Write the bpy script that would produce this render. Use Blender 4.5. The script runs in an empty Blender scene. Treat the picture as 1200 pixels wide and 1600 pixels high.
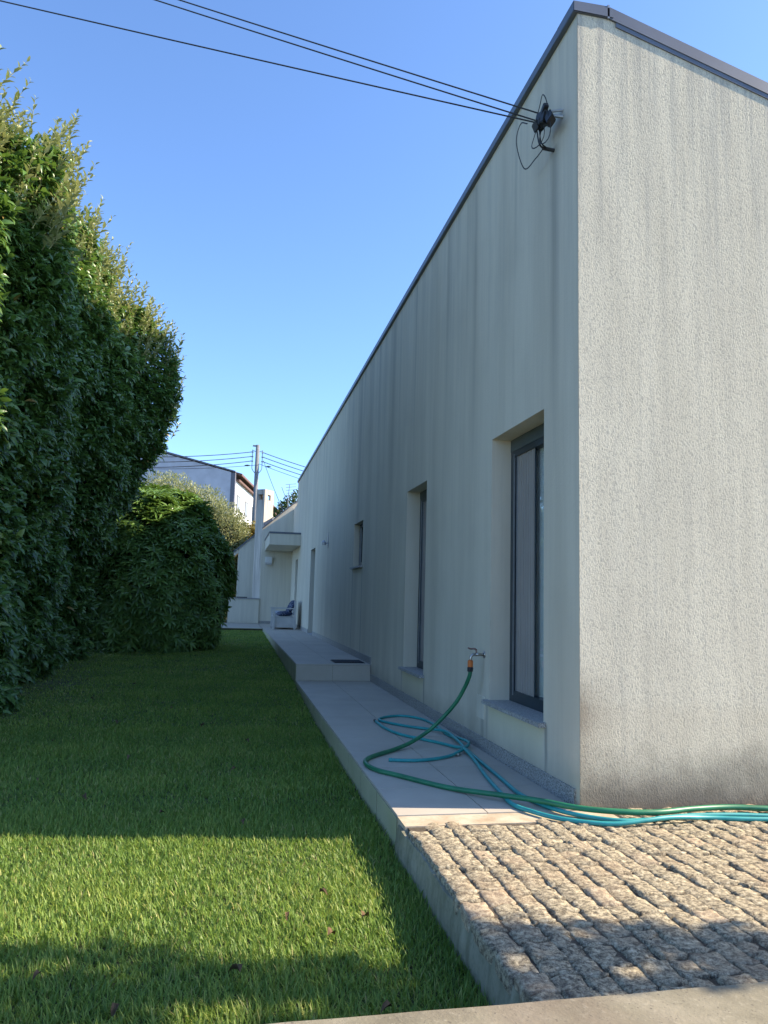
import bpy, bmesh, math, random
import numpy as np
from mathutils import Vector, Matrix
random.seed(7); RNG = np.random.default_rng(11)
S = bpy.context.scene
C = S.collection
PI = math.pi

# ------------------------------------------------------------------ camera, light, exposure
YAW, PITCH, ROLL, EYE = 11.406, 6.762, 1.5855, 1.2
def cam_matrix():
    y, p, r = (math.radians(v) for v in (YAW, PITCH, ROLL))
    fwd = Vector((math.sin(y)*math.cos(p), math.cos(y)*math.cos(p), math.sin(p)))
    right = Vector((math.cos(y), -math.sin(y), 0)); up = right.cross(fwd)
    r2 = right*math.cos(r) + up*math.sin(r); u2 = up*math.cos(r) - right*math.sin(r)
    m = Matrix((r2, u2, -fwd)).transposed().to_4x4(); m.translation = Vector((0, 0, EYE)); return m
cam = bpy.data.objects.new('camera', bpy.data.cameras.new('camera')); C.objects.link(cam)
cam.matrix_world = cam_matrix()
cam.data.sensor_fit = 'VERTICAL'; cam.data.sensor_height = 36; cam.data.lens = 36*1155/1600
cam.data.clip_start = 0.05; cam.data.clip_end = 2000
S.camera = cam
SUN_AZ, SUN_EL = 98.0, 36.0            # compass from +Y towards +X
w = bpy.data.worlds.new('World'); S.world = w; w.use_nodes = True
nt = w.node_tree; nt.nodes.clear()
sky = nt.nodes.new('ShaderNodeTexSky'); sky.sky_type = 'NISHITA'; sky.sun_disc = False
sky.sun_elevation = math.radians(SUN_EL); sky.sun_rotation = math.radians(SUN_AZ)
sky.air_density = 0.85; sky.dust_density = 0.5; sky.ozone_density = 6.5; sky.altitude = 50
bg = nt.nodes.new('ShaderNodeBackground'); bg.inputs[1].default_value = 0.15
wo = nt.nodes.new('ShaderNodeOutputWorld')
nt.links.new(sky.outputs[0], bg.inputs[0]); nt.links.new(bg.outputs[0], wo.inputs[0])
sd = bpy.data.lights.new('sun', 'SUN'); sd.energy = 4.6; sd.angle = math.radians(0.5); sd.color = (1.0, 0.85, 0.65)
sun = bpy.data.objects.new('sun', sd); C.objects.link(sun)
az, el = math.radians(SUN_AZ), math.radians(SUN_EL)
SUNV = Vector((math.sin(az)*math.cos(el), math.cos(az)*math.cos(el), math.sin(el)))
sun.rotation_euler = SUNV.to_track_quat('Z', 'Y').to_euler()
S.view_settings.view_transform = 'Standard'; S.view_settings.look = 'None'
S.view_settings.gamma = 1; S.view_settings.use_curve_mapping = False
S.view_settings.exposure = 1.33

# ------------------------------------------------------------------ material helpers
class NT:
    def __init__(s, name):
        s.m = bpy.data.materials.new(name); s.m.use_nodes = True; s.t = s.m.node_tree
        s.b = s.t.nodes['Principled BSDF']; s.out = s.t.nodes['Material Output']
        s.pos = s.t.nodes.new('ShaderNodeNewGeometry').outputs['Position']
        s.obj = s.t.nodes.new('ShaderNodeTexCoord').outputs['Object']
    def n(s, typ, **kw):
        x = s.t.nodes.new(typ)
        for k, v in kw.items(): setattr(x, k, v)
        return x
    def l(s, a, b): s.t.links.new(a, b)
    def setin(s, sock, v):
        if isinstance(v, bpy.types.NodeSocket): s.l(v, sock)
        else: sock.default_value = v
    def mapped(s, scale, src=None, loc=(0, 0, 0)):
        m = s.n('ShaderNodeMapping'); m.inputs['Scale'].default_value = scale; m.inputs['Location'].default_value = loc
        s.l(src or s.pos, m.inputs[0]); return m.outputs[0]
    def noise(s, scale=1, detail=4, rough=.55, src=None, dist=0):
        x = s.n('ShaderNodeTexNoise'); x.inputs['Scale'].default_value = scale; x.inputs['Detail'].default_value = detail
        x.inputs['Roughness'].default_value = rough; x.inputs['Distortion'].default_value = dist
        s.l(src or s.pos, x.inputs['Vector']); return x.outputs['Fac']
    def voro(s, scale, src=None, feature='F1'):
        x = s.n('ShaderNodeTexVoronoi'); x.feature = feature; x.inputs['Scale'].default_value = scale
        s.l(src or s.pos, x.inputs['Vector']); return x
    def ramp(s, fac, stops):
        r = s.n('ShaderNodeValToRGB'); e = r.color_ramp.elements
        while len(e) < len(stops): e.new(.5)
        for i, (p, c) in enumerate(stops):
            e[i].position = p; e[i].color = (*c, 1) if len(c) == 3 else c
        s.setin(r.inputs[0], fac); return r.outputs[0]
    def rng(s, fac, a, b, c=0., d=1.):
        r = s.n('ShaderNodeMapRange'); r.inputs[1].default_value = a; r.inputs[2].default_value = b
        r.inputs[3].default_value = c; r.inputs[4].default_value = d; s.setin(r.inputs[0], fac); return r.outputs[0]
    def mix(s, fac, a, b, mode='MIX'):
        x = s.n('ShaderNodeMix'); x.data_type = 'RGBA'; x.blend_type = mode
        s.setin(x.inputs[0], fac)
        s.setin(x.inputs[6], (*a, 1) if isinstance(a, tuple) else a); s.setin(x.inputs[7], (*b, 1) if isinstance(b, tuple) else b)
        return x.outputs[2]
    def math(s, op, a, b=0.):
        x = s.n('ShaderNodeMath'); x.operation = op; s.setin(x.inputs[0], a); s.setin(x.inputs[1], b); return x.outputs[0]
    def sep(s, src=None):
        x = s.n('ShaderNodeSeparateXYZ'); s.l(src or s.pos, x.inputs[0]); return x.outputs
    def bump(s, h, strength=.3, dist=.01, prev=None):
        x = s.n('ShaderNodeBump'); x.inputs['Strength'].default_value = strength; x.inputs['Distance'].default_value = dist
        s.l(h, x.inputs['Height'])
        if prev is not None: s.l(prev, x.inputs['Normal'])
        s.l(x.outputs[0], s.b.inputs['Normal']); return x.outputs[0]
    def col(s, c): s.setin(s.b.inputs['Base Color'], (*c, 1) if isinstance(c, tuple) else c)
    def rough(s, v): s.setin(s.b.inputs['Roughness'], v)

def simple(name, col, rough=.6, metal=0., var=.12, scale=12., bump=0., spec=None):
    n = NT(name); f = n.noise(scale, 5)
    lo = tuple(c*(1-var) for c in col); hi = tuple(min(1, c*(1+var)) for c in col)
    n.col(n.ramp(f, [(.3, lo), (.7, hi)])); n.rough(rough); n.b.inputs['Metallic'].default_value = metal
    if spec is not None: n.b.inputs['Specular IOR Level'].default_value = spec
    if bump: n.bump(n.noise(scale*8, 4), bump, .004)
    return n.m

M = {}
def mat_stucco(name, face):
    n = NT(name); x, y, z = n.sep()
    st1 = n.noise(1, 5, .6, n.mapped((5, 5, .6) if face == 'front' else (2.6, 2.6, .25)))             # wide weather streaks
    st2 = n.noise(1, 4, .65, n.mapped((26, 26, .6)))           # thin runs
    blot = n.noise(1.1, 5, .6)
    grain = n.noise(1, 3, .6, n.mapped((112, 112, 66) if face == 'front' else (60, 60, 45)), .6)
    c = n.ramp(st1, [(.3, (.58, .53, .41)), (.62, (.68, .625, .485))] if face == 'front' else [(.3, (.56, .505, .395)), (.62, (.66, .60, .475))])
    c = n.mix(n.rng(st2, .5, .78, 0, .32 if face == 'front' else .16), c, (.33, .32, .28))
    c = n.mix(n.rng(blot, .5, .8, 0, .3), c, (.44, .40, .32))
    if face == 'front':
        c = n.mix(n.rng(grain, .51, .30, 0, .68), c, (.29, .27, .225))
        # drying tide mark and splash dirt above the paving
        wob = n.math('MULTIPLY', n.noise(3.2, 7, .7), .42)
        zz = n.math('SUBTRACT', z, wob)
        c = n.mix(n.rng(zz, .44, .36, 0, .22), c, (.50, .42, .30))
        c = n.mix(n.rng(zz, .16, -.16, 0, .85), c, (.13, .115, .09))
        near = n.math('MULTIPLY', n.rng(x, 2.34, 2.09, 0, 1), n.math('MULTIPLY', n.rng(z, .85, .58), n.rng(z, .1, .5)))
        c = n.mix(n.math('MULTIPLY', near, n.rng(blot, .3, .6, .25, .65)), c, (.19, .145, .10))
        top = n.math('MULTIPLY', n.rng(z, 3.2, 5.0, 0, .5), n.rng(st2, .4, .65))
        c = n.mix(top, c, (.30, .30, .28))
    else:
        top = n.math('MULTIPLY', n.rng(z, 2.2, 5.0, .0, .42), n.rng(n.noise(1, 6, .7, n.mapped((5, 5, .2))), .45, .7))
        c = n.mix(top, c, (.27, .28, .26))
        wob = n.math('MULTIPLY', n.noise(4, 4), .3)
        c = n.mix(n.rng(n.math('SUBTRACT', z, wob), .15, -.12, 0, .5), c, (.20, .20, .16))
        # runs below the sill ends, beside windows and under the cable entry
        def run(y0, wd, ztop, depth, amt):
            d = n.math('ABSOLUTE', n.math('SUBTRACT', n.math('ADD', y, n.math('MULTIPLY', n.noise(3, 2), .03)), y0+.015))
            a = n.math('MULTIPLY', n.rng(d, wd, wd*.2, 0, amt*(.55 if ztop > 5 else .8)), n.rng(n.math('ADD', z, n.math('MULTIPLY', st2, .8)), ztop-depth+.4, ztop-.25*depth+.4, 0, 1))
            return n.math('MULTIPLY', a, n.rng(z, ztop+.03, ztop, 0, 1))
        for a in ((4.70, .035, .40, .6, .75), (5.86, .03, .40, .6, .45), (7.88, .03, .38, .6, .75), (8.95, .03, .38, .6, .5),
                  (12.0, .05, 1.73, 3.5, .6), (12.97, .05, 1.73, 3.5, .6), (4.57, .09, 4.4, 2.4, .55), (7.2, .07, 5.1, 2.6, .5),
                  (9.9, .2, 5.1, 3.5, .35), (6.3, .06, 5.1, 3.0, .45), (8.6, .05, 5.1, 3.4, .5), (10.9, .07, 5.1, 3.0, .4), (5.3, .04, 5.1, 1.8, .35), (12.6, .2, 5.1, 5.0, .4), (5.97, .06, .25, .5, .5)):
            c = n.mix(run(*a), c, (.16, .17, .16))
        # cleaner cream plaster sheltered below the sills
        for ya, yb, zt in ((4.72, 5.84, .40), (7.9, 8.93, .38)):
            a = n.math('MULTIPLY', n.math('MULTIPLY', n.rng(y, ya, ya+.05), n.rng(y, yb, yb-.05)), n.rng(z, zt-.3, zt, 0, .8))
            a = n.math('MULTIPLY', a, n.rng(z, zt+.01, zt, 0, 1))
            c = n.mix(a, c, (.66, .62, .42))
    n.col(c); n.rough(.92); n.b.inputs['Specular IOR Level'].default_value = .15
    b = n.bump(grain, .75 if face == 'front' else .35, .006)
    n.bump(n.noise(1, 2, .5, n.mapped((200, 200, 160))), .35, .003, b)
    return n.m
M['stucco_front'] = mat_stucco('stucco_front', 'front')
M['stucco_side'] = mat_stucco('stucco_side', 'side')
def mat_render():
    n = NT('cream_render'); st = n.noise(1, 5, .6, n.mapped((10, 10, .5)))
    c = n.ramp(st, [(.35, (.58, .535, .43)), (.6, (.66, .61, .49))])
    n.col(c); n.rough(.9); n.bump(n.noise(70, 3), .25, .004); return n.m
M['render'] = mat_render()
def mat_granite(name, base, dark, s=140, amt=.6):
    n = NT(name); f = n.noise(s, 2, .7); g = n.noise(6, 4)
    c = n.ramp(f, [(.40, dark), (.52, base), (.62, tuple(min(1, v*1.35) for v in base))])
    n.col(n.mix(n.rng(g, .45, .75, 0, .35), c, tuple(v*.55 for v in base))); n.rough(.55); n.bump(f, .2, .002); return n.m
M['granite'] = mat_granite('speckled_granite', (.40, .39, .37), (.13, .13, .13))
M['plinth'] = mat_granite('plinth_granite', (.34, .33, .31), (.14, .14, .13), 90)
def mat_tile(name, a, b):
    n = NT(name); f = n.noise(2.2, 5, .6); oi = n.n('ShaderNodeObjectInfo').outputs['Random']
    c = n.ramp(f, [(.3, a), (.7, b)]); c = n.mix(n.rng(oi, 0, 1, 0, .14), c, tuple(v*.7 for v in a))
    c = n.mix(n.rng(n.noise(260, 2), .5, .75, 0, .35), c, tuple(v*.6 for v in a))
    n.col(c); n.rough(.62); n.bump(n.noise(160, 3), .12, .002); return n.m
M['tile'] = mat_tile('porcelain_tile', (.42, .375, .305), (.51, .46, .38))
M['kerb_tile'] = mat_tile('kerb_tile', (.36, .36, .22), (.48, .46, .31))
def mat_concrete():
    n = NT('weathered_concrete'); f = n.noise(4, 8, .65); g = n.noise(38, 6, .7); k = n.noise(1.6, 4)
    c = n.ramp(f, [(.25, (.12, .105, .07)), (.5, (.20, .18, .125)), (.75, (.29, .26, .19))])
    c = n.mix(n.rng(g, .55, .7, 0, .5), c, (.36, .33, .25)); c = n.mix(n.rng(k, .5, .7, 0, .5), c, (.14, .10, .075))
    c = n.mix(n.rng(n.noise(90, 3), .62, .7, 0, .7), c, (.07, .06, .05))
    n.col(c); n.rough(.9); n.bump(g, .5, .006, n.bump(n.noise(120, 4), .35, .003)); return n.m
M['concrete'] = mat_concrete()
def mat_kerb():
    n = NT('mossy_kerb'); f = n.noise(1, 6, .65, n.mapped((9, 9, 2))); g = n.noise(30, 5, .7)
    c = n.ramp(f, [(.3, (.13, .13, .08)), (.5, (.25, .24, .17)), (.7, (.34, .32, .24))])
    c = n.mix(n.rng(g, .5, .7, 0, .45), c, (.10, .11, .06)); n.col(c); n.rough(.95); n.bump(g, .6, .008); return n.m
M['kerb'] = mat_kerb()
def mat_sett():
    n = NT('rough_granite_sett'); oi = n.n('ShaderNodeObjectInfo').outputs['Random']
    src = n.pos
    f = n.noise(42, 6, .8, src); g = n.noise(150, 3, .7, src); k = n.noise(2.3, 5, .6, src)
    c = n.ramp(f, [(.36, (.05, .04, .028)), (.45, (.17, .14, .09)), (.54, (.39, .33, .215)), (.67, (.65, .57, .40))])
    c = n.mix(n.rng(g, .56, .70, 0, .9), c, (.055, .05, .045))
    c = n.mix(n.rng(g, .42, .30, 0, .5), c, (.58, .53, .45))
    c = n.mix(n.rng(k, .5, .75, 0, .55), c, (.30, .20, .12))
    c = n.mix(n.rng(oi, .93, 1, 0, .25), c, (.60, .42, .28))
    n.col(c); n.rough(.9); n.bump(g, .6, .004, n.bump(f, .75, .011)); return n.m
M['sett'] = mat_sett()
def mat_joint():
    n = NT('joint_grit'); g = n.noise(90, 4, .7); k = n.noise(9, 4)
    c = n.ramp(g, [(.3, (.03, .024, .016)), (.6, (.10, .075, .05)), (.75, (.22, .18, .13))])
    c = n.mix(n.rng(k, .55, .7, 0, .5), c, (.035, .04, .02)); n.col(c); n.rough(1); n.bump(g, .8, .006); return n.m
M['joint'] = mat_joint()
def mat_mortar():
    n = NT('mortar_strip'); g = n.noise(70, 5, .7); k = n.noise(7, 5)
    c = n.ramp(k, [(.3, (.36, .27, .17)), (.6, (.52, .44, .32))]); c = n.mix(n.rng(g, .55, .7, 0, .6), c, (.22, .16, .10))
    n.col(c); n.rough(.95); n.bump(g, .5, .004); return n.m
M['mortar'] = mat_mortar()
def mat_ground():
    n = NT('soil_and_grass'); f = n.noise(9, 6, .65); k = n.noise(1.3, 4)
    c = n.ramp(f, [(.35, (.035, .045, .015)), (.55, (.06, .08, .025)), (.75, (.11, .095, .05))])
    n.col(n.mix(n.rng(k, .45, .7, 0, .4), c, (.05, .045, .02))); n.rough(1); n.bump(f, .6, .02); return n.m
M['ground'] = mat_ground()
def mat_leaf(name, ramp, rough=.38, trans=.3, tcol=(.25, .42, .05), scale=1.2, spec=.4):
    n = NT(name); a = n.n('ShaderNodeAttribute'); a.attribute_name = 'tint'
    f = n.noise(scale, 3); t = n.math('ADD', n.math('MULTIPLY', a.outputs['Fac'], .75), n.math('MULTIPLY', f, .25))
    c = n.ramp(t, ramp); n.col(c); n.rough(rough); n.b.inputs['Specular IOR Level'].default_value = spec
    tr = n.n('ShaderNodeBsdfTranslucent'); n.l(n.mix(.55, c, tcol), tr.inputs[0])
    ms = n.n('ShaderNodeMixShader'); ms.inputs[0].default_value = trans
    n.l(n.b.outputs[0], ms.inputs[1]); n.l(tr.outputs[0], ms.inputs[2]); n.l(ms.outputs[0], n.out.inputs[0]); return n.m
M['laurel'] = mat_leaf('laurel_leaf', [(.1, (.04, .10, .03)), (.5, (.09, .18, .045)), (.75, (.16, .25, .06)), (.97, (.24, .17, .05))], .34, .22)
M['shoot'] = mat_leaf('laurel_shoot', [(.1, (.15, .20, .07)), (.5, (.32, .35, .16)), (.8, (.46, .45, .24)), (1, (.50, .47, .30))], .36, .22, (.4, .45, .1))
M['bushleaf'] = mat_leaf('rhododendron_leaf', [(.1, (.055, .11, .03)), (.5, (.12, .22, .05)), (.85, (.20, .31, .07)), (1, (.27, .31, .08))], .34, .2)
M['olive'] = mat_leaf('olive_leaf', [(.1, (.14, .17, .07)), (.5, (.30, .33, .15)), (.9, (.48, .48, .27))], .5, .3, (.4, .42, .15))
M['gold'] = mat_leaf('golden_shrub_leaf', [(.1, (.10, .12, .03)), (.45, (.26, .27, .07)), (.8, (.50, .32, .09)), (1, (.55, .22, .09))], .55, .3, (.5, .35, .05))
M['treeleaf'] = mat_leaf('tree_leaf', [(.1, (.03, .05, .02)), (.9, (.09, .13, .04))], .5, .25)
M['grass'] = mat_leaf('grass_blade', [(.08, (.09, .17, .035)), (.5, (.19, .30, .055)), (.8, (.37, .43, .09)), (.98, (.45, .38, .17))], .48, .38, (.28, .42, .06), 2.5, .35)
M['core'] = simple('crown_shade', (.012, .017, .008), 1)  # solid dark hulls; the shade inside the crowns is put into this colour
M['bark'] = simple('bark', (.11, .085, .06), .95, 0, .3, 20, .5)
M['stem'] = simple('green_stem', (.24, .24, .08), .7)
M['coping'] = simple('grey_metal_coping', (.115, .13, .155), .42, .3, .1, 3)
M['frame'] = simple('dark_aluminium', (.045, .06, .07), .4, .35, .1, 4)
M['rail'] = simple('window_rail', (.30, .32, .34), .35, .6)
M['shutterbox'] = simple('shutter_box', (.085, .105, .105), .5, .1, .15, 5)
M['screen'] = simple('screen_mesh', (.33, .30, .27), .8, 0, .06, 3)
M['door'] = simple('door_grey', (.30, .33, .37), .5, .1)
M['white'] = simple('white_paint', (.72, .72, .70), .6, 0, .06)
M['lampm'] = simple('lamp_metal', (.42, .43, .45), .35, .6)
M['black'] = simple('black_plastic', (.018, .019, .022), .5, 0, .2)
M['cable'] = simple('black_cable', (.014, .015, .018), .55)
M['chrome'] = simple('tap_metal', (.45, .42, .38), .3, .9, .2, 30)
M['redtap'] = simple('tap_handle', (.32, .20, .17), .4, .6)
M['orange'] = simple('orange_plastic', (.62, .16, .03), .4)
M['mat'] = simple('doormat_fibre', (.03, .033, .04), .95, 0, .3, 90, .6)
M['pole'] = simple('pole_concrete', (.17, .18, .19), .8, 0, .15)
M['benchm'] = simple('bench_paint', (.50, .49, .47), .6, 0, .1, 6)
M['roofm'] = simple('roof_metal', (.22, .23, .24), .5, .2)
M['tileroof'] = simple('brown_eave', (.15, .085, .07), .8, 0, .25, 5)
M['grayclad'] = simple('grey_cladding', (.50, .49, .54), .7, 0, .1, 1.2)
M['trimdark'] = simple('dark_trim', (.13, .13, .16), .6)
M['soot'] = simple('soot', (.02, .018, .017), 1)
M['pavement'] = simple('pavement', (.22, .21, .19), .9, 0, .2, 8, .3)
M['deadleaf'] = simple('dead_leaf', (.11, .065, .03), .9, 0, .45, 40)
def mat_hose(name, a, b, stripe):
    n = NT(name); f = n.noise(8, 3); c = n.ramp(f, [(.3, a), (.7, b)])
    c = n.mix(n.rng(n.noise(60, 3), .6, .75, 0, .4), c, stripe); n.col(c); n.rough(.42); return n.m
M['hose_green'] = mat_hose('green_hose', (.012, .13, .06), (.02, .19, .085), (.05, .12, .07))
M['hose_teal'] = mat_hose('teal_hose', (.02, .24, .24), (.035, .33, .32), (.08, .22, .21))
def mat_glass():
    n = NT('window_glass'); n.col((.012, .015, .018)); n.rough(.03); n.b.inputs['Specular IOR Level'].default_value = 1.0
    n.b.inputs['IOR'].default_value = 2.0; n.bump(n.noise(1.5, 2), .02, .02); return n.m
M['glass'] = mat_glass()
def mat_clear():
    n = NT('clear_window_glass'); t = n.t
    g = n.n('ShaderNodeBsdfGlossy'); g.inputs['Roughness'].default_value = .02; g.inputs[0].default_value = (.9, .93, .95, 1)
    tr = n.n('ShaderNodeBsdfTransparent'); tr.inputs[0].default_value = (.94, .97, .97, 1)
    lw = n.n('ShaderNodeLayerWeight'); lw.inputs[0].default_value = .5; fac = n.math('ADD', .06, n.math('MULTIPLY', n.math('POWER', lw.outputs['Facing'], 3.), .8))
    ms = n.n('ShaderNodeMixShader'); n.l(fac, ms.inputs[0]); n.l(tr.outputs[0], ms.inputs[1]); n.l(g.outputs[0], ms.inputs[2]); n.l(ms.outputs[0], n.out.inputs[0]); return n.m
M['clear'] = mat_clear()
M['curtain'] = simple('pale_curtain', (.78, .77, .75), .9, 0, .06, 3)
def mat_chimney():
    n = NT('chimney_render'); x, y, z = n.sep(); st = n.noise(1, 5, .6, n.mapped((22, 22, .7)))
    c = n.ramp(st, [(.35, (.40, .36, .31)), (.62, (.66, .60, .52))])
    s = n.math('MULTIPLY', n.rng(z, 3.9, 4.7, 0, .7), n.rng(st, .45, .6)); c = n.mix(s, c, (.10, .08, .07))
    n.col(c); n.rough(.9); return n.m
M['chimney'] = mat_chimney()
def mat_cushion():
    n = NT('navy_cushion'); f = n.voro(9).outputs['Distance']
    n.col(n.ramp(f, [(.35, (.015, .025, .06)), (.42, (.25, .27, .33)), (.5, (.02, .035, .08))])); n.rough(.9); return n.m
M['cushion'] = mat_cushion()
M['cushion2'] = simple('pale_cushion', (.40, .42, .46), .9)

# ------------------------------------------------------------------ mesh helpers
def link(name, me, m=None, parent=None, kind=None, label=None, cat=None, group=None, loc=None):
    o = bpy.data.objects.new(name, me); C.objects.link(o)
    if m is not None and me is not None:
        if not me.materials: me.materials.append(M[m] if isinstance(m, str) else m)
    if parent is not None: o.parent = parent
    if kind: o['kind'] = kind
    if label: o['label'] = label
    if cat: o['category'] = cat
    if group: o['group'] = group
    if loc is not None: o.location = loc
    return o
def thing(name, label, cat, group=None, loc=(0, 0, 0), rz=0):
    o = link(name, None, label=label, cat=cat, group=group); o.location = loc; o.rotation_euler = (0, 0, rz)
    o.empty_display_size = .2; return o
class MB:
    def __init__(s): s.v = []; s.f = []
    def add(s, v, f):
        k = len(s.v); s.v += [tuple(p) for p in v]; s.f += [tuple(i+k for i in q) for q in f]; return s
    def box(s, a, b, mtx=None):
        (x0, y0, z0), (x1, y1, z1) = a, b
        v = [Vector(p) for p in ((x0,y0,z0),(x1,y0,z0),(x1,y1,z0),(x0,y1,z0),(x0,y0,z1),(x1,y0,z1),(x1,y1,z1),(x0,y1,z1))]
        if mtx is not None: v = [mtx @ p for p in v]
        return s.add(v, [(0,3,2,1),(4,5,6,7),(0,1,5,4),(1,2,6,5),(2,3,7,6),(3,0,4,7)])
    def prism(s, poly, axis, a, b):
        """poly: 2D points; axis 'y': (x,z) extruded along y; 'x': (y,z); 'z': (x,y)"""
        n = len(poly); mk = {'y': lambda p, t: (p[0], t, p[1]), 'x': lambda p, t: (t, p[0], p[1]), 'z': lambda p, t: (p[0], p[1], t)}[axis]
        v = [mk(p, a) for p in poly]+[mk(p, b) for p in poly]
        return s.add(v, [tuple(range(n)), tuple(range(2*n-1, n-1, -1))]+[(i, i+n, (i+1) % n+n, (i+1) % n) for i in range(n)])
    def tube(s, pts, r, seg=8, cap=True):
        pts = [Vector(p) for p in pts]; n = len(pts); rr = r if isinstance(r, (list, tuple)) else [r]*n
        v = []; up = Vector((0, 0, 1)); prev = None
        for i, p in enumerate(pts):
            t = (pts[min(i+1, n-1)]-pts[max(i-1, 0)]).normalized()
            if prev is None:
                a = t.cross(up); a = a.normalized() if a.length > 1e-3 else Vector((1, 0, 0))
            else: a = (prev - t*prev.dot(t)).normalized()
            prev = a; b = t.cross(a)
            for k in range(seg):
                an = 2*PI*k/seg; v.append(p+(a*math.cos(an)+b*math.sin(an))*rr[i])
        f = [(i*seg+k, i*seg+(k+1) % seg, (i+1)*seg+(k+1) % seg, (i+1)*seg+k) for i in range(n-1) for k in range(seg)]
        if cap: f += [tuple(range(seg-1, -1, -1)), tuple(range((n-1)*seg, n*seg))]
        return s.add(v, f)
    def mesh(s, smooth=False, bevel=0):
        me = bpy.data.meshes.new('m'); me.from_pydata(s.v, [], s.f)
        bm = bmesh.new(); bm.from_mesh(me)
        bmesh.ops.recalc_face_normals(bm, faces=bm.faces)
        if bevel: bmesh.ops.bevel(bm, geom=list(bm.edges), offset=bevel, segments=2, affect='EDGES', clamp_overlap=True)
        bm.to_mesh(me); bm.free()
        if smooth: me.polygons.foreach_set('use_smooth', [True]*len(me.polygons))
        return me
    def build(s, name, m, parent=None, smooth=False, bevel=0, **kw):
        return link(name, s.mesh(smooth, bevel), m, parent, **kw)
def catmull(pts, k=8):
    P = [Vector(p) for p in pts]; P = [P[0]*2-P[1]]+P+[P[-1]*2-P[-2]]; out = []
    for i in range(1, len(P)-2):
        a, b, c, d = P[i-1:i+3]
        for j in range(k):
            t = j/k; out.append(.5*((2*b)+(c-a)*t+(2*a-5*b+4*c-d)*t*t+(3*b-a-3*c+d)*t**3))
    return out+[P[-2]]
def np_mesh(verts, faces, nside, tint=None, smooth=True):
    """verts (N,3), faces flat int array with nside per face"""
    me = bpy.data.meshes.new('m'); nv, nf = len(verts), len(faces)//nside
    me.vertices.add(nv); me.vertices.foreach_set('co', np.asarray(verts, np.float32).ravel())
    me.loops.add(nf*nside); me.loops.foreach_set('vertex_index', np.asarray(faces, np.int32))
    me.polygons.add(nf); me.polygons.foreach_set('loop_start', np.arange(nf, dtype=np.int32)*nside)
    try: me.polygons.foreach_set('loop_total', np.full(nf, nside, np.int32))
    except Exception: pass
    me.update(calc_edges=True)
    if smooth: me.polygons.foreach_set('use_smooth', np.ones(nf, bool))
    if tint is not None:
        at = me.attributes.new('tint', 'FLOAT', 'POINT'); at.data.foreach_set('value', np.asarray(tint, np.float32))
    return me
# leaf template: along +Y, 7 verts, folded and drooping
LT = np.array([[0,0,0],[-.5,.33,.10],[0,.36,0.02],[.5,.33,.10],[-.40,.70,.02],[0,.72,-.06],[.40,.70,.02],[0,1,-.20]], float)
LF = np.array([[0,2,1],[0,3,2],[1,2,5],[1,5,4],[2,3,6],[2,6,5],[4,5,7],[5,6,7]], int)
def norm(a): return a/np.maximum(np.linalg.norm(a, axis=-1, keepdims=True), 1e-9)
def frames(d, up):
    d = norm(d); s = norm(np.cross(d, up)); u = np.cross(s, d); return s, d, u
def leaves_mesh(P, D, U, L, W, tint, T=LT, F=LF):
    s, d, u = frames(D, U); n = len(P)
    V = (P[:, None, :] + s[:, None, :]*(T[None, :, 0:1]*W[:, None, None]) + d[:, None, :]*(T[None, :, 1:2]*L[:, None, None])
         + u[:, None, :]*(T[None, :, 2:3]*L[:, None, None]))
    Fc = (F[None]+np.arange(n)[:, None, None]*len(T)).ravel()
    return np_mesh(V.reshape(-1, 3), Fc, 3, np.repeat(tint, len(T)))
def rnd(n, a=0., b=1.): return RNG.uniform(a, b, n)
def rdir(n): return norm(RNG.normal(size=(n, 3)))

# ------------------------------------------------------------------ terrain
LY = [-300, 1.9, 1.95, 4, 7, 8, 9.5, 11, 14, 17, 23, 40, 900]
LZ = [-.42, -.42, -.20, -.20, -.185, -.165, -.115, -.045, .015, .07, .17, .17, .17]
def lawn_z(y): return np.interp(y, LY, LZ)
ys = sorted(set(LY+[2.5, 3, 5, 6, 10, 12, 13, 15.5, 19, 21, 30, 60, 120, 300])); xs = [-600, -100, -30, -10, -5, -3, -1, .5, .95, 1.2, 5, 10, 30, 100, 600]
g = MB(); gv = [(x, y, float(lawn_z(y)) if x < 1 else (min(float(lawn_z(y)), -.2))) for y in ys for x in xs]
nx = len(xs); g.add(gv, [(j*nx+i, j*nx+i+1, (j+1)*nx+i+1, (j+1)*nx+i) for j in range(len(ys)-1) for i in range(nx-1)])
g.build('ground', 'ground', kind='structure')

# ------------------------------------------------------------------ paved yard of granite setts
yard = MB().box((.99, 2.07, -.30), (9.0, 4.20, -.0105)).build('sett_paving', 'joint', kind='structure')
kb = MB()   # rough concrete kerb face along the yard
ks = [(2.05+i*.07) for i in range(31)]
v = []; f = []
for i, y in enumerate(ks):
    dx = .004*math.sin(y*9)+random.uniform(-.005, .005); dz = random.uniform(-.012, .004)
    v += [(.945+dx*.4, y, -.32), (.950+dx*.5, y, -.12), (.962+dx, y, -.026+dz), (1.0, y, -.022+dz*.5), (1.0, y, -.32)]
for i in range(len(ks)-1):
    for k in range(5): f.append((i*5+k, i*5+(k+1) % 5, (i+1)*5+(k+1) % 5, (i+1)*5+k))
f += [(4, 3, 2, 1, 0), tuple((len(ks)-1)*5+k for k in range(5))]
kb.add(v, f).build('kerb', 'kerb', yard)
MB().box((.974, 4.02, -.25), (2.24, 4.205, -.004)).build('mortar_strip', 'mortar', yard)
GP = (-1, -.9, -.5, 0, .45, .9, 1)
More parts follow.
